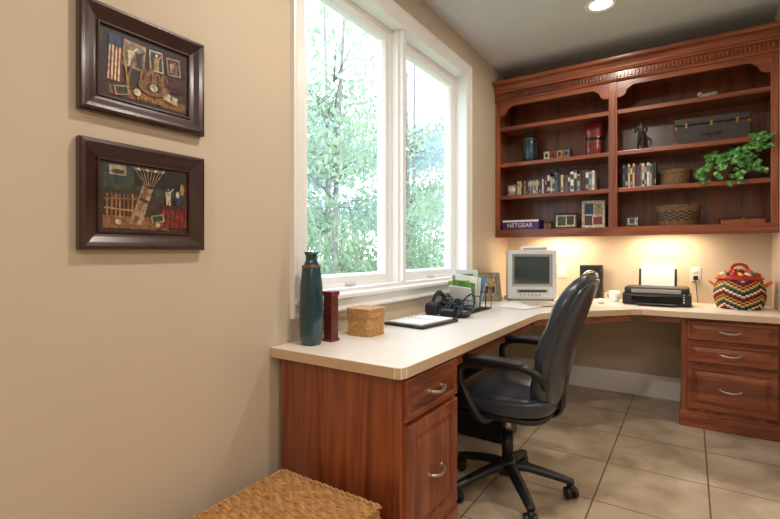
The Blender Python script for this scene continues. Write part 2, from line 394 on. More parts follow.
# ------------------------------------------------------------------ framed pictures
def cm(n,c,**k): return mat('print_'+n,c,.5,var=.55,vs=70,**k)
P={k:cm(k,c) for k,c in dict(brown=(58,42,32),dark=(30,24,24),sepia=(160,136,104),red=(122,34,30),cream=(196,182,156),blue=(44,54,88),green=(52,66,48),tan=(128,88,54),mar=(78,26,28),grey=(112,104,98),gold=(160,124,66)).items()}
def picture(y0,z0,kind):
    b=B('framed_picture'); w,h=.385,.315
    M=frame((.0,y0,z0),(0,1,0),(1,0,0),(0,0,1))
    b.rings(w,h,[(0,.002),(0,.022),(.004,.028),(.012,.030),(.022,.026),(.038,.018),(.048,.014),(.050,.018),(.055,.018),(.058,.010)],M_dark,M,cap=P['brown'])
    k=[0]
    def q(m,pts,lv=0):
        k[0]+=1; d=.0102+k[0]*.00006
        b.poly([(.1925+(x-.19)*.95,d,.1575+(z-.155)*.93) for x,z in pts],P[m],M)
    def r(m,x,z,ww,hh,a=0):
        ca,sa=math.cos(math.radians(a)),math.sin(math.radians(a))
        q(m,[(x+dx*ca-dz*sa,z+dx*sa+dz*ca) for dx,dz in ((-ww/2,-hh/2),(ww/2,-hh/2),(ww/2,hh/2),(-ww/2,hh/2))])
    def e(m,x,z,rx,rz,n=18,a=0):
        ca,sa=math.cos(math.radians(a)),math.sin(math.radians(a))
        q(m,[(x+rx*math.cos(2*pi*i/n)*ca-rz*math.sin(2*pi*i/n)*sa,z+rx*math.cos(2*pi*i/n)*sa+rz*math.sin(2*pi*i/n)*ca) for i in range(n)])
    def man(m,h_,x,z,s):
        e(h_,x,z+.020*s,.0045*s,.0055*s); q(m,[(x-.008*s,z-.012*s),(x+.008*s,z-.012*s),(x+.010*s,z+.012*s),(x-.010*s,z+.012*s)])
        q(m,[(x-.008*s,z-.034*s),(x-.002*s,z-.034*s),(x,z-.012*s),(x-.008*s,z-.012*s)]); q(m,[(x+.002*s,z-.034*s),(x+.008*s,z-.034*s),(x+.008*s,z-.012*s),(x,z-.012*s)])
        q(m,[(x+.008*s,z+.010*s),(x+.02*s,z+.022*s),(x+.018*s,z+.026*s),(x+.006*s,z+.014*s)])
    if kind==0:
        r('dark',.19,.215,.265,.09); r('brown',.19,.11,.265,.11); r('tan',.20,.072,.25,.028)
        r('sepia',.15,.20,.07,.085,-4); r('grey',.15,.198,.060,.072,-4); man('cream','sepia',.14,.20,1.1); man('brown','sepia',.165,.198,1.0)
        r('cream',.222,.205,.046,.07,3); r('brown',.222,.205,.038,.06,3); man('sepia','cream',.222,.205,1.0)
        r('sepia',.282,.205,.048,.06,6); r('mar',.282,.205,.04,.052,6); man('sepia','tan',.275,.207,.7); man('grey','tan',.29,.205,.7)
        for i in range(8): q('red' if i%2 else 'cream',[(.068+i*.005,.10),(.073+i*.005,.10),(.078+i*.005,.21),(.073+i*.005,.21)])
        q('blue',[(.07,.21),(.108,.208),(.106,.243),(.074,.245)])
        q('tan',[(.118,.09),(.126,.088),(.150,.19),(.144,.192)]); q('gold',[(.128,.09),(.135,.088),(.118,.20),(.112,.198)])
        e('tan',.215,.118,.055,.034,a=8)
        for i in range(4): e('tan',.178+.024*i,.145+.006*math.sin(i*2),.012,.024,a=-12+8*i); e('brown',.178+.024*i,.142,.004,.018,a=-12+8*i)
        e('brown',.212,.112,.028,.016,a=8); e('cream',.212,.112,.013,.013); r('red',.212,.112,.003,.018,20)
        e('mar',.285,.135,.03,.020); e('dark',.285,.129,.034,.006)
        e('cream',.158,.082,.012,.012); r('sepia',.27,.09,.05,.028,-12); r('cream',.272,.092,.04,.02,-12); man('brown','brown',.272,.095,.3)
        r('sepia',.11,.075,.045,.03,14); r('green',.11,.075,.036,.022,14)
        for i in range(7): r('gold',.16+.012*i,.066,.006,.012,random.uniform(-20,20))
    else:
        r('green',.19,.215,.265,.09); r('dark',.235,.225,.17,.06); r('brown',.14,.15,.16,.06)
        r('blue',.10,.24,.066,.045); r('sepia',.1,.24,.05,.032); e('green',.10,.235,.02,.008)
        r('tan',.16,.075,.21,.04)
        for i in range(9): q('tan' if i%3 else 'gold',[(.066+i*.0125,.09),(.071+i*.0125,.09),(.073+i*.0125+random.uniform(-.004,.004),.165+random.uniform(-.01,.008)),(.067+i*.0125,.168)])
        r('tan',.115,.15,.11,.005,4); r('gold',.115,.115,.11,.005,-3)
        q('sepia',[(.135,.07),(.172,.068),(.212,.195),(.178,.208)]); q('tan',[(.143,.074),(.158,.07),(.198,.195),(.186,.202)])
        q('sepia',[(.15,.10),(.172,.092),(.178,.115),(.157,.122)]); q('brown',[(.165,.15),(.193,.14),(.196,.15),(.168,.16)])
        e('brown',.196,.202,.022,.011,a=-15)
        for i in range(8):
            a=-30+i*9; x=.182+.004*i; q('sepia',[(x,.20),(x+.002,.20),(x+.002+math.sin(math.radians(a))*.06,.20+.05),(x+math.sin(math.radians(a))*.06,.25)])
            e('cream' if i%2 else 'grey',x+math.sin(math.radians(a))*.062,.252,.007,.004,a=a)
        r('red',.285,.10,.088,.075); r('mar',.285,.132,.088,.016)
        for i in range(5): q('mar',[(.248+i*.017,.065),(.252+i*.017,.065),(.256+i*.017,.125),(.250+i*.017,.125)])
        man('cream','tan',.262,.175,1.0); e('blue',.296,.17,.012,.028); e('cream',.296,.18,.006,.012); e('gold',.312,.20,.008,.02)
        e('cream',.1,.075,.009,.009); e('cream',.225,.07,.008,.008); r('sepia',.225,.092,.045,.026,12); r('green',.225,.092,.034,.018,12)
    b.done()
picture(.572,1.150,1); picture(.572,1.541,0)
# ------------------------------------------------------------------ seagrass bench
b=B('seagrass_storage_bench')
x0,x1,y0,y1,H=.12,.57,.50,1.23,.315
def wv(X,Y,p=.023,q=.050,a=.013):
    r=Y/p; fr=r-math.floor(r); k=math.floor(r)
    e=max(0,math.sin(pi*fr))**.5
    s=abs(math.sin(pi*(X/q+.55*fr+.5*k)))
    w_=math.sin(X*37+k*2.3)*.12
    return a*e*(.30+.70*s**.5+w_)
b.box(x0+.004,x1-.004,y0+.004,y1-.004,.0,H-.014,M_sea)
b.grid(150,330,lambda u,v:(x0+(x1-x0)*u,y0+(y1-y0)*v,H-.013+wv(x0+(x1-x0)*u,y0+(y1-y0)*v)),M_sea)
b.grid(90,90,lambda u,v:(x1-.006+wv(y0+(y1-y0)*u,H*v*.96,a=.008),y0+(y1-y0)*u,.003+(H-.012)*v),M_sea)
b.grid(60,80,lambda u,v:(x0+(x1-x0)*u,y1-.006+wv(x0+(x1-x0)*u,H*v*.96,a=.006),.003+(H-.012)*v),M_sea)
b.grid(60,80,lambda u,v:(x0+(x1-x0)*u,y0+.006-wv(x0+(x1-x0)*u,H*v*.96,a=.006),.003+(H-.012)*v),M_sea)
def rope(b,p0,p1,r,m,pitch=.05):
    p0,p1=Vector(p0),Vector(p1); L=(p1-p0).length; n=int(L/.005)
    d=(p1-p0)/L; a=d.cross(Vector((.3,.5,.8))).normalized(); c=d.cross(a)
    for ph in (0,pi):
        b.tube([p0+d*L*i/n+(a*math.cos(2*pi*L*i/n/pitch+ph)+c*math.sin(2*pi*L*i/n/pitch+ph))*r*.5 for i in range(n+1)],r*.62,m,seg=6)
for a_,c_ in (((x0,y0,H-.007),(x1,y0,H-.007)),((x1,y0,H-.007),(x1,y1,H-.007)),((x1,y1-.003,H-.007),(x0,y1-.003,H-.007)),((x0,y1,H-.007),(x0,y0,H-.007))):
    rope(b,a_,c_,.008,M_sea)
b.done()
# ------------------------------------------------------------------ office chair
b=B('office_chair'); cx,cy=.69,2.13
ang0=20
for k in range(5):
    a=math.radians(ang0+72*k); d=Vector((math.cos(a),math.sin(a),0))
    c0=Vector((cx,cy,0))
    pts=[c0+d*.02+Vector((0,0,.125)),c0+d*.08+Vector((0,0,.125)),c0+d*.18+Vector((0,0,.105)),c0+d*.27+Vector((0,0,.082)),c0+d*.295+Vector((0,0,.075))]
    b.tube(cr(pts,4),[.03-.013*i/16 for i in range(17)],M_black,seg=10,fl=(1.1,.8))
    t=c0+d*.285; ca=random.uniform(0,360)
    b.cyl((t.x,t.y,.055),.008,.03,M_nickel,seg=10)
    Mw=T(t.x,t.y,.0275)@RZ(ca)
    for sgn in (-1,1):
        b.cyl((0,0,-.011),.027,.022,M_black,Mw@T(sgn*.017,0,0)@RY(90),seg=20,bev=.005)
    b.sbox((0,0,.022),(.014,.022,.018),M_black,Mw,cuts=3)
b.lathe((cx,cy,.085),[(.03,0),(.048,.005),(.05,.05),(.04,.065),(.03,.07)],M_black)
b.cyl((cx,cy,.15),.027,.14,M_black); b.cyl((cx,cy,.27),.017,.13,M_nickel)
b.box(cx-.11,cx+.13,cy-.075,cy+.075,.385,.42,M_black,.01)
b.tube([(cx+.02,cy+.06,.40),(cx+.02,cy+.20,.395),(cx+.02,cy+.27,.40)],.006,M_black)
b.sbox((cx-.01,cy,.425),(.235,.235,.018),M_black,n=5)
def seatfn(q):
    q=q.copy()
    if q.x<-.12: q.z-=(abs(q.x)-.12)**2*1.8
    if q.z>0: q.z+=.012*math.cos(q.x*9)*math.cos(q.y*9)+.012*abs(q.y/.25)**3
    return q
b.sbox((cx-.01,cy,.475),(.255,.26,.052),M_leather,n=3.6,cuts=11,fn=seatfn)
def backfn(q):
    t,s_,hh=q.x,q.y,q.z; u=(hh+.30)/.60
    wid=1-.12*max(0,hh/.3)**2-.10*max(0,-hh/.3)**2
    x=t+u*.165-.040*(s_/.24)**2-.026*math.sin(u*pi)
    x-=.012*abs(math.sin(u*pi*3))*(1 if t<0 else 0)
    return Vector((x,s_*wid,hh))
b.sbox((.898,cy+.01,.745),(.038,.230,.310),M_leather,n=3.6,cuts=13,fn=backfn)
b.sbox((.922,cy+.01,.745),(.022,.206,.282),M_leather,n=4,cuts=13,fn=backfn)
b.tube(cr([(cx+.10,cy,.40),(cx+.20,cy,.40),(cx+.25,cy,.44),(cx+.255,cy,.52),(cx+.27,cy,.60)],4),.018,M_black,fl=(2.0,.6),seg=10)
for sg in (-1,1):
    s_=cy+sg*.275
    p=cr([(cx+.0,cy+sg*.2,.415),(cx-.02,cy+sg*.255,.415),(cx-.05,s_,.45),(cx-.115,s_,.56),(cx-.12,s_,.63),(cx-.07,s_,.668),(cx+.05,s_,.675),(cx+.17,s_,.665),(cx+.225,s_-sg*.015,.63),(cx+.235,s_-sg*.055,.585)],5)
    b.tube(p,.014,M_black,seg=10,fl=(1.2,1.2))
    b.sbox((cx+.02,s_,.685),(.145,.030,.014),M_black,n=3,fn=lambda q:Vector((q.x,q.y,q.z-.25*q.x*q.x)))
b.done()
b=B('computer_tower')
b.box(.12,.50,2.62,2.82,0.012,.43,M_black,.008); b.box(.50,.515,2.625,2.815,.02,.425,M_blackg,.006)
for i in range(3): b.box(.514,.518,2.64,2.80,.33+.03*i,.352+.03*i,M_black,.002)
b.cyl((0,0,0),.010,.006,M_nickel,T(.515,2.72,.26)@RY(90))
for x in (.16,.46):
    for y in (2.65,2.79): b.cyl((x,y,0),.012,.013,M_black)
b.done()
# ------------------------------------------------------------------ items on left desk
D=DT+.0005
b=B('decorative_vase')
b.lathe((.105,1.40,D),[(.034,0),(.037,.004),(.043,.05),(.044,.12),(.041,.24),(.034,.315),(.024,.34),(.020,.35),(.021,.368),(.027,.384),(.024,.384),(.018,.37),(.016,.35)],M_teal,n=3.2,seg=40)
b.lathe((.105,1.40,D+.318),[(.0345,0),(.036,.004),(.031,.012)],M_teal2,n=3.2,seg=40,cap=False)
b.done()
b=B('carved_box_vase')
b.box(.10,.148,1.478,1.524,D,D+.205,M_red2,.004); b.box(.096,.152,1.474,1.528,D,D+.012,M_red,.003)
b.box(.096,.152,1.474,1.528,D+.196,D+.216,M_red,.004); b.box(.106,.142,1.484,1.518,D+.216,D+.2165,M_blackg)
for z in (.05,.10,.15): b.box(.098,.150,1.476,1.526,D+z,D+z+.006,M_red,.002)
b.done()
b=B('wicker_box')
basket(b,(.155,1.715,D),.085,.066,M_wick,n=6,rows=8,stakes=20,amp=.004)
basket(b,(.155,1.715,D+.085),.04,.070,M_wick,n=6,rows=4,stakes=20,amp=.004)
b.lathe((.155,1.715,D),[(.06,0),(.064,.001),(.064,.084)],M_wickd,n=6)
b.grid(60,60,lambda u,v:(.155+.14*(u-.5),1.715+.14*(v-.5),D+.123+.004*abs(math.sin(u*pi*9)*math.sin(v*pi*9))**.5*(1 if (int(u*9)+int(v*9))%2 else .4)),M_wick)
b.done()
b=B('open_planner')
Mn=T(.215,2.14,D)@RZ(-6)
b.box(-.125,.125,-.17,.17,0,.015,M_blackg,.003,Mn); b.box(-.100,.104,-.150,-.003,.015,.022,M_white,.001,Mn); b.box(-.100,.104,.003,.150,.015,.022,M_white,.001,Mn)
for i in range(9): b.tube([(-.09+i*.022,-.006,.016),(-.09+i*.022,-.004,.026),(-.09+i*.022,.004,.026),(-.09+i*.022,.006,.016)],.0015,M_nickel,Mn,6)
b.tube([(-.11,.16,.019),(.02,.163,.019),(.03,.163,.019)],.004,M_blackg,Mn,6)
b.done()
b=B('headset_with_cables')
c0=(.12,2.485,D)
b.tube(cr([(c0[0]+.02,c0[1]-.09,D+.03),(c0[0]+.02,c0[1]-.085,D+.085),(c0[0]+.02,c0[1]-.03,D+.13),(c0[0]+.02,c0[1]+.03,D+.13),(c0[0]+.02,c0[1]+.085,D+.085),(c0[0]+.02,c0[1]+.09,D+.03)],5),.011,M_black,fl=(1.4,.6))
for s_ in (-1,1): b.sbox((c0[0]+.02,c0[1]+s_*.09,D+.045),(.045,.022,.045),M_black,n=2.6); b.sbox((c0[0]+.02,c0[1]+s_*.072,D+.045),(.038,.014,.038),M_leather,n=2.4)
rnd=random.Random(3)
for k in range(16):
    ox,oy=c0[0]+rnd.uniform(-.01,.21),c0[1]+rnd.uniform(-.065,.065); rr=rnd.uniform(.03,.05)
    tl=rnd.uniform(.4,1.9)
    pts=[(ox+rr*math.cos(a*.6+k),oy+rr*math.sin(a*.6+k),D+.006+.03*tl*(1+math.sin(a*.6+k))+rnd.uniform(0,.012)) for a in range(16)]
    b.tube(cr(pts,4),.0055,M_black,seg=6)
b.box(.20,.29,2.38,2.44,D,D+.05,M_black,.008); b.box(.22,.27,2.50,2.58,D,D+.06,M_black,.010)
b.sbox((.31,2.47,D+.018),(.035,.05,.0175),M_black,n=2.8); b.box(.29,.33,2.44,2.50,D+.03,D+.037,M_plg,.002)
b.done()
b=B('mail_organizer')
Mo=T(.175,2.80,D)
b.box(-.10,.12,-.16,.16,0,.006,M_black,.002,Mo)
for i,y in enumerate((-.155,-.05,.05,.15)):
    hgt=.08+.02*i
    for zz in (.006,hgt): b.tube([(-.10,y,zz),(.12,y,zz)],.0035,M_black,Mo,6)
    for k in range(7): xx=-.10+.22*k/6; b.tube([(xx,y,.005),(xx,y,hgt)],.0025,M_black,Mo,6)
mg=mat('magazine_green',(100,146,66),.35,var=.5,vs=40); mlm=mat('magazine_lime',(146,184,90),.35,var=.4,vs=40); mb=mat('magazine_blue',(90,140,190),.35,var=.3,vs=30)
cols=[M_white,mg,M_plw,mlm,M_white,P['cream'],mg,M_plw,M_white,mlm,mb,M_white,P['cream'],M_plw]
nn_=len(cols)
for i,m in enumerate(cols):
    f=i/(nn_-1); y=-.125+.25*f; tilt=30-52*f+rnd.uniform(-5,5); hh=.16+.05*math.sin(pi*f)+rnd.uniform(-.02,.03); ro=rnd.uniform(-8,12)
    b.box(-.065,.085,-.002,.002,0,hh,m,0,Mo@T(0,y*.55,.026)@RX(tilt)@RY(ro))
b.done()
b=B('tabletop_photo_frame')
M_stone=mat('slate_frame',(128,122,108),.5,var=.35,vs=30,bump=.4,bs=60)
FM=T(.10,3.385,D)@RZ(44); M=FM@RX(-14)
Mfr=M@frame((-.12,0,0),(1,0,0),(0,-1,0),(0,0,1))
b.rings(.24,.225,[(0,-.012),(0,.008),(.006,.012),(.036,.012),(.040,.006)],M_stone,Mfr,cap=P['sepia'])
b.box(-.115,.115,.006,.012,.004,.22,M_black,0,M)
b.box(-.03,.03,-.004,.0,0,.17,M_black,0,FM@T(0,.085,0)@RX(14))
for i in range(5):
    b.poly([(.055+.027*i,.0065,.06),(.075+.027*i,.0065,.06),(.08+.027*i,.0065,.12+.01*(i%2)),(.055+.027*i,.0065,.11)],P['grey'] if i%2 else P['brown'],Mfr)
b.done()
b=B('crt_television')
M=T(.385,3.60,D)@RZ(28)
w,h=.38,.385
Mt=M@frame((-w/2,0,.012),(1,0,0),(0,-1,0),(0,0,1))
b.rings(w,h,[(.0,-.07),(.0,-.01),(.006,0),(.020,.002)],M_plw,Mt)
def quad(x0,x1,z0,z1,d,m,M): b.poly([(x0,d,z0),(x1,d,z0),(x1,d,z1),(x0,d,z1)],m,M)
for x0_,x1_,z0_,z1_ in ((.02,.36,.02,.10),(.02,.36,.355,.365),(.02,.035,.10,.355),(.345,.36,.10,.355)): quad(x0_,x1_,z0_,z1_,.002,M_plw,Mt)
b.rings(.31,.255,[(0,.002),(.012,-.010),(.02,-.014)],M_plg,Mt@T(.035,0,.10))
M_screen=mat('crt_glass',(48,62,66),.08,coat=.5,var=.05)
def scr(u,v):
    x=.055+.27*u; z=.12+.215*v; return (x,-.014+.012*(1-(2*u-1)**2*.5-(2*v-1)**2*.5)-.004,z)
b.grid(12,10,scr,M_screen,Mt)
b.box(.07,.31,-.001,.004,.052,.078,M_plg,.002,Mt); b.box(.085,.295,.003,.0048,.058,.072,M_black,.001,Mt)
for i in range(6): b.cyl((0,0,0),.006,.004,M_plg,Mt@T(.10+.03*i,.002,.035)@RX(-90),seg=12)
t=bmesh.new(); R=[]
for y,ww,z0_,z1_ in ((.07,.38,.012,.397),(.10,.36,.012,.39),(.24,.27,.012,.32),(.33,.24,.012,.29)):
    R.append([t.verts.new(p) for p in ((-ww/2,y,z0_),(ww/2,y,z0_),(ww/2,y,z1_),(-ww/2,y,z1_))])
for j in range(3):
    for i in range(4): t.faces.new((R[j][i],R[j][(i+1)%4],R[j+1][(i+1)%4],R[j+1][i]))
t.faces.new(R[-1]); b.add(t,M_plw,M)
b.box(-.17,.17,.01,.3,0,.014,M_plg,.002,M)
b.done()
b=B('wireless_router')
Mr=M@T(.02,.055,.3975); b.box(-.10,.10,-.045,.045,0,.030,M_white,.008,Mr); b.box(-.09,.09,-.0465,-.043,.008,.016,M_plg,.001,Mr)
b.done()
b=B('loose_papers')
for i,(x,y,r) in enumerate(((.36,3.27,20),(.44,3.16,-12),(.50,3.36,35))):
    b.box(-.105,.105,-.14,.14,i*.003,i*.003+.0028,M_white if i!=2 else P['cream'],0,T(x,y,D)@RZ(r))
b.done()
b=B('desktop_speaker')
b.box(.65,.82,4.04,4.13,D,D+.275,M_black,.008)
b.cyl((0,0,0),.06,.006,M_blackg,T(.735,4.04,D+.17)@RX(90)); b.lathe((0,0,0),[(.062,0),(.064,.006),(.056,.008),(.05,.004)],M_nickel,T(.735,4.041,D+.17)@RX(90),cap=False)
b.cyl((0,0,0),.022,.006,M_plg,T(.735,4.04,D+.06)@RX(90)); b.done()
b=B('coffee_mug')
b.lathe((.93,3.92,D),[(.028,0),(.032,.003),(.036,.04),(.038,.082),(.035,.082),(.032,.03),(.025,.008)],M_white)
b.tube(cr([(.93-.035,3.92,D+.065),(.93-.06,3.92,D+.062),(.93-.062,3.92,D+.03),(.93-.034,3.92,D+.02)],5),.005,M_white); b.done()
b=B('computer_mouse'); b.sbox((.86,3.74,D+.016),(.03,.05,.017),M_white,n=2.6,fn=lambda q:Vector((q.x,q.y,q.z if q.z>0 else q.z*.9)))
b.tube(cr([(.86,3.79,D+.01),(.85,3.86,D+.006),(.80,3.95,D+.005),(.78,4.03,D+.005)],5),.0025,M_white,seg=6); b.done()
b=B('inkjet_printer')
b.box(1.0,1.43,3.76,4.02,D,D+.085,M_black,.012); b.box(1.012,1.418,3.77,4.015,D+.082,D+.13,M_black,.018,seg=3)
b.box(1.06,1.37,3.752,3.765,D+.02,D+.07,M_blackg,.003); b.box(1.09,1.34,3.68,3.77,D+.012,D+.02,M_black,.003)
b.box(1.06,1.37,3.752,3.762,D+.088,D+.115,M_plg,.004)
for i in range(4): b.cyl((0,0,0),.006,.004,M_nickel,T(1.385,3.76,D+.03+.018*i)@RX(90),seg=12)
Mp=T(1.215,3.975,D+.12)@RX(-14)
b.box(-.125,.125,0,.006,0,.14,M_black,.002,Mp); b.box(-.108,.108,-.004,-.0005,.0,.185,M_white,0,Mp)
b.done()
b=B('patterned_lidded_basket')
bc=(1.70,3.90,D)
CK=M_blackg; cols={0:mat('basket_black',(20,18,18),.5),1:mat('basket_red',(170,36,32),.5),2:mat('basket_yellow',(226,176,60),.5),3:mat('basket_green',(36,110,84),.5),4:mat('basket_cream',(232,220,190),.5),5:mat('basket_orange',(214,104,40),.5)}
rows,st=20,40
def mf(i,j):
    c=i//4; r=j//4; z=abs((c%10)-5); k=(r+z)%10
    return [cols[0],cols[0],cols[1],cols[4],cols[0],cols[0],cols[3],cols[2],cols[0],cols[5]][k]
pr=lambda t:.86+.20*math.sin(pi*min(1,t*.95+.05))
basket(b,bc,.205,.135,CK,prof=pr,rows=rows,stakes=st,amp=.004,matfn=mf)
b.lathe(bc,[(.10,0),(.112,.002),(.118,.2)],CK)
b.tube([(bc[0]+.126*math.cos(a*2*pi/40),bc[1]+.126*math.sin(a*2*pi/40),bc[2]+.205) for a in range(41)],.009,cols[1],seg=8)
b.lathe((bc[0],bc[1],bc[2]+.205),[(.122,0),(.118,.018),(.09,.035),(.05,.045),(.02,.05)],cols[1])
for k in range(16):
    a=2*pi*k/16; b.sbox((0,0,0),(.022,.012,.010),[cols[2],cols[4],cols[3],cols[1]][k%4],T(bc[0]+.10*math.cos(a),bc[1]+.10*math.sin(a),bc[2]+.235)@RZ(math.degrees(a)+30)@RY(20),n=2.3,cuts=3)
for k in range(9):
    a=2*pi*k/9; b.sbox((0,0,0),(.026,.013,.010),[cols[1],cols[0],cols[5]][k%3],T(bc[0]+.055*math.cos(a),bc[1]+.055*math.sin(a),bc[2]+.254)@RZ(math.degrees(a)+30)@RY(24),n=2.3,cuts=3)
b.tube(cr([(bc[0]-.05,bc[1],bc[2]+.25),(bc[0]-.035,bc[1],bc[2]+.288),(bc[0],bc[1],bc[2]+.30),(bc[0]+.035,bc[1],bc[2]+.288),(bc[0]+.05,bc[1],bc[2]+.25)],5),.010,cols[1],seg=8)
for sx in (-1,1): b.tube(cr([(bc[0]+sx*.132,bc[1]-.03,bc[2]+.15),(bc[0]+sx*.165,bc[1]-.025,bc[2]+.18),(bc[0]+sx*.165,bc[1]+.025,bc[2]+.18),(bc[0]+sx*.132,bc[1]+.03,bc[2]+.15)],5),.008,cols[5])
b.done()
for x,z in ((.49,.975),(1.455,.975)):
    b=B('power_outlet'); b.box(x-.035,x+.035,YB-.006,YB-.0005,z-.057,z+.057,M_plw,.003)
    for dz in (-.025,.025):
        b.sbox((x,YB-.007,z+dz),(.017,.003,.015),M_white,n=4,cuts=3)
        for dx in (-.006,.006): b.box(x+dx-.001,x+dx+.001,YB-.0108,YB-.0095,z+dz-.004,z+dz+.006,M_black)
    if x>1: b.box(x-.015,x+.015,YB-.04,YB-.008,z-.04,z-.01,M_black,.004); b.tube(cr([(x,YB-.03,z-.04),(x+.005,YB-.035,z-.10),(x+.01,YB-.06,z-.17),(x+.015,YB-.08,z-.208)],5),.003,M_black,seg=6)
    b.done()
# ------------------------------------------------------------------ bookcase items
E=.001
s1,s2,s3,s0=SH[0]+E,SH[1]+E,SH[2]+E,1.335+E
b=B('glazed_vase'); b.lathe((.255,3.97,s2),[(.045,0),(.05,.004),(.057,.06),(.058,.15),(.048,.215),(.038,.235),(.042,.26),(.037,.26),(.033,.235)],M_teal,n=3,seg=36)
b.lathe((.255,3.97,s2+.2),[(.0535,0),(.055,.006),(.049,.014)],M_teal2,n=3,seg=36,cap=False); b.done()
b=B('picture_cube_box'); b.box(.38,.60,3.93,4.02,s2,s2+.09,P['brown'],.004)
for i,m in enumerate(('cream','red','gold','grey')): b.box(.388+.053*i,.433+.053*i,3.926,3.931,s2+.012,s2+.078,P[m],.001); b.box(.40+.053*i,.42+.053*i,3.923,3.927,s2+.03,s2+.06,P['dark'],.001)
b.done()
b=B('red_vase'); b.lathe((.775,3.97,s2),[(.058,0),(.062,.004),(.064,.07),(.058,.15),(.062,.20),(.078,.262),(.072,.262),(.056,.2),(.05,.15)],M_red,n=4,seg=40,sy=.6)
b.lathe((.775,3.97,s2+.13),[(.0605,0),(.063,.006),(.063,.016),(.0605,.022)],M_blackg,n=4,seg=40,sy=.62,cap=False); b.done()
spine=[mat('spine_%d'%i,c,.45,var=.15,vs=40) for i,c in enumerate(((38,40,46),(205,200,190),(60,66,84),(120,32,28),(165,160,150),(28,70,60),(210,190,140),(60,44,36),(90,100,120),(225,222,215)))]
def books(name,x0,x1,y,z,hmin,hmax,dep,seed,tmin=.012,tmax=.022):
    r=random.Random(seed); b=B(name); x=x0
    while x<x1:
        t=r.uniform(tmin,tmax); h=r.uniform(hmin,hmax); m=r.choice(spine)
        b.box(x,x+t-.0012,y,y+dep,z,z+h,m,.0012,seg=1)
        b.box(x+.002,x+t-.003,y-.0006,y+.001,z+h*.62,z+h*.88,r.choice(spine)); b.box(x+.003,x+t-.004,y-.0006,y+.001,z+h*.12,z+h*.3,r.choice(spine))
        x+=t
    b.done()
books('media_cases',.17,.42,3.90,s1,.12,.125,.13,1,.010,.014)
books('books',.425,.79,3.89,s1,.13,.175,.14,2,.014,.026)
books('books',.99,1.20,3.89,s1,.165,.185,.15,5,.012,.02)
b=B('desk_clock'); b.box(.075,.155,3.92,3.97,s1,s1+.10,M_plg,.008); b.cyl((0,0,0),.03,.004,M_white,T(.115,3.921,s1+.055)@RX(90)); b.box(.114,.116,3.914,3.918,s1+.055,s1+.078,M_black); b.box(.115,.13,3.914,3.918,s1+.054,s1+.056,M_black); b.done()
M_pur=mat('purple_carton',(72,40,110),.4)
b=B('router_carton'); b.box(.05,.36,3.87,4.05,s0,s0+.085,M_pur,.002); b.box(.05,.36,3.8685,3.87,s0+.066,s0+.082,M_white)
b.text('NETGEAR',.05,M_white,T(.2,3.869,s0+.02)@RX(90)); b.done()
def smallframe(name,x,y,z,w,h,fm,img,extra):
    b=B(name); M0=T(x,y,z)@RZ(8)@RX(-10); Mf=M0@frame((-w/2,0,0),(1,0,0),(0,-1,0),(0,0,1))
    b.rings(w,h,[(0,-.012),(0,.006),(.004,.009),(.014,.008),(.016,.003)],fm,Mf,cap=img)
    b.box(-w/2,w/2,.010,.0125,.002,h-.002,M_black,0,M0)
    b.box(-.015,.015,-.003,0,0,h*.7,M_black,0,T(x,y,z)@RZ(8)@T(0,h*.42,0)@RX(20))
    for (u0,u1,v0,v1,m) in extra: b.poly([(w*u0,.0036,h*v0),(w*u1,.0036,h*v0),(w*u1,.0036,h*v1),(w*u0,.0036,h*v1)],m,Mf)
    b.done()
smallframe('photo_frame',.565,3.92,s0,.18,.13,M_black,P['cream'],[(.15,.5,.2,.8,P['green']),(.55,.85,.25,.8,P['brown'])])
smallframe('photo_collage',.775,3.93,s0,.17,.225,P['cream'],P['cream'],[(.12,.45,.1,.45,P['brown']),(.5,.88,.12,.4,P['red']),(.12,.5,.5,.9,P['blue']),(.55,.88,.48,.88,P['sepia'])])
b=B('small_wooden_box'); b.box(.385,.445,3.93,3.98,s0,s0+.05,P['tan'],.004); b.box(.383,.447,3.928,3.982,s0+.05,s0+.062,P['brown'],.003); b.done()
smallframe('photo_frame',1.05,3.92,s0,.09,.085,M_teal,P['cream'],[(.3,.7,.3,.75,P['green'])])
M_bronze=mat('bronze',(40,34,32),.35,metal=.3,var=.3)
b=B('bronze_golfer_figurine'); fx,fy,fz=1.11,3.93,s2
b.cyl((fx,fy,fz),.034,.014,M_blackg,bev=.003)
V=[(0,0,.125),(0,0,.15),(0,0,.178),(0,0,.192),(0,0,.205),(0,-.002,.222),
   (.028,0,.182),(.040,-.004,.155),(.028,-.024,.135),
   (-.028,0,.182),(-.040,-.004,.155),(-.026,-.026,.140),
   (.014,0,.112),(.017,-.004,.07),(.018,.002,.024),(.020,-.016,.018),
   (-.014,0,.112),(-.018,-.002,.07),(-.022,.004,.024),(-.024,-.014,.018)]
Ed=[(0,1),(1,2),(2,3),(3,4),(4,5),(2,6),(6,7),(7,8),(2,9),(9,10),(10,11),(0,12),(12,13),(13,14),(14,15),(0,16),(16,17),(17,18),(18,19)]
Rr=[.017,.016,.018,.009,.012,.011,.010,.008,.007,.010,.008,.007,.012,.010,.008,.007,.012,.010,.008,.007]
b.skin(V,Ed,Rr,M_bronze,T(fx,fy,fz))
b.lathe((fx,fy,fz+.224),[(.014,0),(.014,.006),(.008,.011)],M_bronze); b.tube([(fx,fy-.03,fz+.14),(fx+.008,fy-.034,fz+.016)],.002,M_bronze,seg=6)
b.sbox((fx+.01,fy-.036,fz+.018),(.006,.004,.004),M_bronze,cuts=3); b.done()
b=B('dark_storage_trunk'); x0,x1,y0,y1=1.33,1.76,3.87,4.08
M_trunk=mat('trunk_leather',(50,43,40),.45,var=.4,vs=30,bump=.3,bs=120)
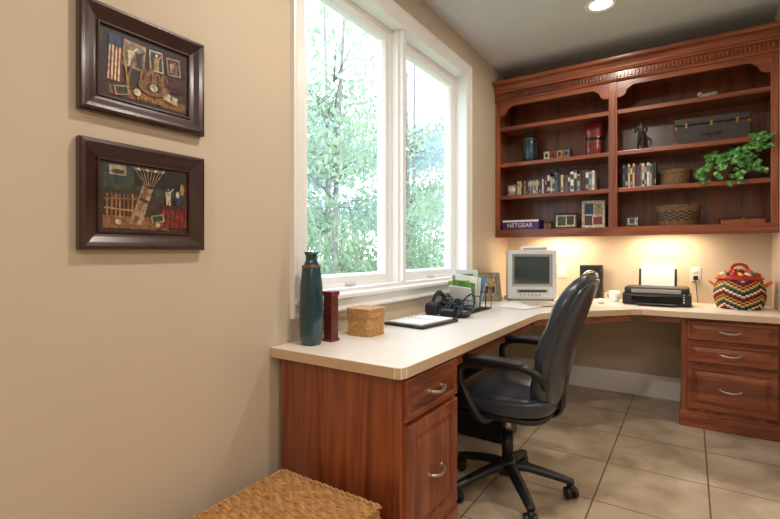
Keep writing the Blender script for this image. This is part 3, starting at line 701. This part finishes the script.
b.box(x0,x1,y0,y1,s2,s2+.13,M_trunk,.004); b.box(x0-.004,x1+.004,y0-.004,y1,s2+.132,s2+.185,M_trunk,.012,seg=3)
for xx in (x0+.06,x1-.08,(x0+x1)/2-.008): b.box(xx,xx+.016,y0-.007,y0,s2+.11,s2+.15,M_gold,.002)
for xx in (x0,x1-.014): b.box(xx,xx+.014,y0-.003,y0+.001,s2,s2+.02,M_gold,.001); b.box(xx,xx+.014,y0-.003,y0+.001,s2+.11,s2+.13,M_gold,.001)
b.tube(cr([((x0+x1)/2-.05,y0-.004,s2+.07),((x0+x1)/2-.04,y0-.018,s2+.06),((x0+x1)/2+.04,y0-.018,s2+.06),((x0+x1)/2+.05,y0-.004,s2+.07)],5),.005,M_trunk,seg=8)
b.done()
b=B('round_lidded_basket'); basket(b,(1.335,3.96,s1),.085,.095,M_wickd,rows=7,stakes=28,amp=.004)
basket(b,(1.335,3.96,s1+.082),.03,.101,M_wickd,rows=3,stakes=28,amp=.004); b.lathe((1.335,3.96,s1),[(.09,0),(.093,.002),(.093,.105),(.097,.108),(.09,.114),(.02,.117)],M_wick); b.done()
b=B('woven_basket')
M_wbk=mat('wicker_black',(40,32,28),.6,var=.3)
basket(b,(1.345,3.96,s0),.14,.14,M_wickd,n=2.4,sy=.65,prof=lambda t:.88+.12*t,rows=12,stakes=34,amp=.006,matfn=lambda i,j:(M_wickd if ((i//4)+(j//4))%2 else M_wbk) if 2<j//4<9 else M_wickd)
b.lathe((1.345,3.96,s0),[(.11,0),(.118,.002),(.128,.10)],M_dark,n=2.4,sy=.65)
b.tube([(1.345+.141*math.cos(a*pi/24),3.96+.141*.65*math.sin(a*pi/24),s0+.14) for a in range(49)],.008,M_wickd,seg=8)
b.grid(40,40,lambda u,v:(1.345+.19*(u-.5),3.96+.12*(v-.5),s0+.125+.004*math.sin(u*60)*math.sin(v*50)),M_wickd); b.done()
b=B('flat_wooden_box'); b.box(1.60,1.84,3.90,4.05,s0,s0+.035,M_wh,.003); b.box(1.595,1.845,3.895,4.055,s0+.036,s0+.05,M_dark,.005); b.box(1.715,1.73,3.892,3.896,s0+.028,s0+.042,M_gold,.001); b.done()
M_shell=mat('driftwood_grey',(150,146,134),.6,var=.3,vs=40,bump=.4)
b=B('ceramic_bird'); bx,by=1.53,3.95
b.sbox((bx,by,s3+.025),(.055,.026,.024),M_shell,n=2.2,fn=lambda q:Vector((q.x,q.y*(1-.6*max(0,q.x/.055)),q.z+.25*max(0,q.x))))
b.sph((bx-.05,by,s3+.048),.017,M_shell); b.tube([(bx-.062,by,s3+.048),(bx-.084,by,s3+.044)],[.006,.001],M_gold,seg=6); b.done()
def leafmat():
    m,nt,bb=base('ivy_leaf'); v=coords(nt); n=noise(nt,v,38,3)
    col=ramp(nt,n,[(.36,rgba((34,88,30))),(.55,rgba((74,144,54))),(.70,rgba((188,210,140)))])
    nt.links.new(col,bb.inputs['Base Color']); bb.inputs['Roughness'].default_value=.35; return m
M_ivy=leafmat(); M_stem=mat('ivy_stem',(70,84,40),.6)
b=B('potted_ivy'); px_,py_=1.62,3.97
b.lathe((px_,py_,s1),[(.045,0),(.048,.003),(.062,.09),(.066,.094),(.066,.108),(.058,.108),(.054,.098)],M_wickd)
b.cyl((px_,py_,s1+.09),.055,.006,M_soil)
LP=[(0,0),(.30,-.18),(.50,.12),(.32,.32),(.42,.62),(.16,.62),(0,1.0),(-.16,.62),(-.42,.62),(-.32,.32),(-.50,.12),(-.30,-.18)]
def leaf(b,p,sz,nrm,up,m):
    n=Vector(nrm).normalized(); u=Vector(up); u=(u-n*u.dot(n)).normalized(); r=u.cross(n)
    t=bmesh.new(); c=t.verts.new(Vector(p)+u*sz*.3+n*sz*.10)
    vs=[t.verts.new(Vector(p)+r*x*sz+u*y*sz-n*sz*.1*abs(x)) for x,y in LP]
    for i in range(len(vs)): t.faces.new((c,vs[i],vs[(i+1)%len(vs)]))
    b.add(t,m,None,False)
rv=random.Random(11)
vines=[[(0,0,.10),(-.04,-.05,.16),(-.09,-.10,.13),(-.13,-.13,.06),(-.12,-.16,.01)],
[(0,0,.10),(.05,-.04,.18),(.12,-.09,.16),(.18,-.12,.08)],[(0,0,.1),(.02,-.06,.19),(.05,-.10,.17),(.07,-.17,.06),(.05,-.175,-.02)],
[(0,0,.1),(-.03,-.03,.18),(-.06,-.06,.19),(-.10,-.10,.16)],[(0,0,.1),(.06,-.03,.20),(.12,-.07,.22),(.19,-.13,.22),(.23,-.17,.27)],
[(0,0,.1),(-.01,-.07,.17),(-.03,-.13,.12),(-.04,-.17,.02)],[(0,0,.1),(.08,-.06,.14),(.15,-.12,.08),(.22,-.155,.05)],[(0,0,.1),(.06,-.1,.19),(.15,-.17,.23),(.20,-.2,.28)]]
for vn in vines:
    pts=cr([(px_+a,py_+c,s1+d) for a,c,d in vn],6); b.tube(pts,.002,M_stem,seg=5)
    for i,p in enumerate(pts[3:]):
        for _ in range(1 if i%2 else 2):
            q=Vector(p)+Vector((rv.uniform(-.02,.02),rv.uniform(-.02,.005),rv.uniform(-.015,.02)))
            sz=rv.uniform(.030,.048)
            q.x=min(q.x,1.85)
            q.z=min(q.z,s1+.215) if q.y>3.80 else q.z
            leaf(b,q,sz,(rv.uniform(-.7,.4),-1,rv.uniform(-.1,.8)),(rv.uniform(-1,1),0,rv.uniform(-1,.4)),M_ivy)
b.done()
# ------------------------------------------------------------------ outdoors
M_grass=mat('grass',(130,152,110),.9,var=.2,vs=3)
M_bark=mat('bark',(128,124,120),.9,var=.25,vs=10,bump=.5,bs=30)
def outleaf(n,c1,c2):
    m,nt,bb=base(n); v=coords(nt); nn=noise(nt,v,1.2,3)
    col=ramp(nt,nn,[(.35,rgba(c1)),(.65,rgba(c2))]); nt.links.new(col,bb.inputs['Base Color']); bb.inputs['Roughness'].default_value=.6
    tr=nt.nodes.new('ShaderNodeBsdfTranslucent'); nt.links.new(col,tr.inputs['Color'])
    mx=nt.nodes.new('ShaderNodeMixShader'); mx.inputs[0].default_value=.5
    o=nt.nodes['Material Output']; nt.links.new(bb.outputs[0],mx.inputs[1]); nt.links.new(tr.outputs[0],mx.inputs[2]); nt.links.new(mx.outputs[0],o.inputs[0]); return m
M_l1=outleaf('foliage_light',(144,166,138),(178,194,164)); M_l2=outleaf('foliage_mid',(118,144,118),(154,176,146)); M_l3=outleaf('foliage_hazy',(158,176,178),(184,200,200))  # haze put into the leaf colours, palest on the far trees
b=B('ground'); b.box(-60,-.6,-20,70,-.5,-.4,M_grass); b.done(False)
rt=random.Random(5)
def tree(name,x,y,h,tr,crown,nl,m,ls=.13):
    b=B(name); z=-.4
    path=cr([(x,y,z),(x+rt.uniform(-.1,.1),y+rt.uniform(-.1,.1),z+h*.4),(x+rt.uniform(-.3,.3),y+rt.uniform(-.3,.3),z+h)],5)
    n=len(path); b.tube(path,[tr*(1-.8*i/(n-1)) for i in range(n)],M_bark,seg=8)
    verts=[];faces=[]; cl=[]
    for (cz,cr_,k) in crown:
        for _ in range(k):
            a=rt.uniform(0,2*pi); rr=cr_*math.sqrt(rt.random()); p=Vector((x+rr*math.cos(a),y+rr*math.sin(a),z+cz+rt.uniform(-.5,.5)))
            b.tube([Vector((x,y,p.z-.4)),(Vector((x,y,p.z))+p)/2,p],[tr*.25,tr*.15,.01],M_bark,seg=5); cl.append(p)
    sp_=.35+.25*(ls>.15)
    for i in range(nl):
        p=rt.choice(cl)+Vector((rt.gauss(0,sp_),rt.gauss(0,sp_),rt.gauss(0,sp_*.8)))
        e=Euler((rt.uniform(0,6.3),rt.uniform(0,6.3),rt.uniform(0,6.3))).to_matrix(); s_=ls*rt.uniform(.6,1.3); k=len(verts)
        for q in ((-.5,0,0),(0,-.28,.05),(.5,0,0),(0,.28,.05)): verts.append(p+e@(Vector(q)*s_))
        faces.append((k,k+1,k+2,k+3))
    me=bpy.data.meshes.new('l'); me.from_pydata(verts,[],faces); t=bmesh.new(); t.from_mesh(me); bpy.data.meshes.remove(me); b.add(t,m)
    b.done()
tree('tree',-4.2,6.6,8,.08,[(3.4,1.3,8),(4.7,1.5,8)],1500,M_l1)
tree('tree',-6.5,9.0,9,.10,[(2.5,1.6,8),(4,1.8,10),(5.5,1.6,8)],2600,M_l2)
tree('tree',-5.5,11.5,10,.09,[(3,1.4,8),(5,1.6,8)],2000,M_l1)
tree('tree',-9,8.5,11,.12,[(2,1.8,8),(4,2.2,12),(6.5,2,8)],3400,M_l1,.16)
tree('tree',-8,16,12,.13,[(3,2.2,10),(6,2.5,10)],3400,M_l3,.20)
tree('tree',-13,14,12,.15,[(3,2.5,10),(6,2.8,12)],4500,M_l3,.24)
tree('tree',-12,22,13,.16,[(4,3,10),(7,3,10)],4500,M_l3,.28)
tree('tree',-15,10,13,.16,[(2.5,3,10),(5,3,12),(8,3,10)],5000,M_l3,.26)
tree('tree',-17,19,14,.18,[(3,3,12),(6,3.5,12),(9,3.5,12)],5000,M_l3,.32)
for i,(x,y) in enumerate(((-3.4,4.8),(-4.6,7.2),(-3.2,7.6),(-4.2,9.8),(-6,13),(-7.5,10.8),(-7,7))):
    tree('shrub',x,y,1.5,.04,[(.7,.8,7),(1.3,.8,7),(1.9,.5,4)],2200,M_l1 if i%2 else M_l2,.11)
w=bpy.data.worlds.new('World'); S.world=w; w.use_nodes=True; nt=w.node_tree
bg=nt.nodes['Background']; tc=nt.nodes.new('ShaderNodeTexCoord'); sp=nt.nodes.new('ShaderNodeSeparateXYZ')
nt.links.new(tc.outputs['Generated'],sp.inputs[0])
rp=nt.nodes.new('ShaderNodeValToRGB'); nt.links.new(sp.outputs['Z'],rp.inputs[0])
rp.color_ramp.elements[0].position=0; rp.color_ramp.elements[0].color=(.86,.94,1,1); rp.color_ramp.elements[1].color=(.56,.76,1,1)
nt.links.new(rp.outputs[0],bg.inputs['Color']); bg.inputs['Strength'].default_value=4.0
sd=bpy.data.lights.new('sun','SUN'); sd.energy=2.5; sd.angle=.02; sd.color=(1,.98,.94)
so=bpy.data.objects.new('sun',sd); S.collection.objects.link(so)
so.rotation_euler=Vector((-.75,.35,-1)).to_track_quat('-Z','Y').to_euler(); so.location=(5,-4,9)
pd=bpy.data.lights.new('window_portal','AREA'); pd.shape='RECTANGLE'; pd.size=WZ1-WZ0; pd.size_y=WY1-WY0; pd.cycles.is_portal=True
po=bpy.data.objects.new('window_portal',pd); S.collection.objects.link(po); po.location=(-.16,mid,(WZ0+WZ1)/2)
po.rotation_euler=(0,math.radians(-90),0)
cd=bpy.data.cameras.new('camera'); co=bpy.data.objects.new('camera',cd); S.collection.objects.link(co)
co.location=(1.42,0,1.144); co.rotation_euler=(math.radians(90),0,math.radians(33.4))
cd.sensor_width=36; cd.lens=455/780*36; cd.shift_y=-7.5/780; cd.clip_start=.02; cd.clip_end=200
S.camera=co
S.view_settings.view_transform='Standard'
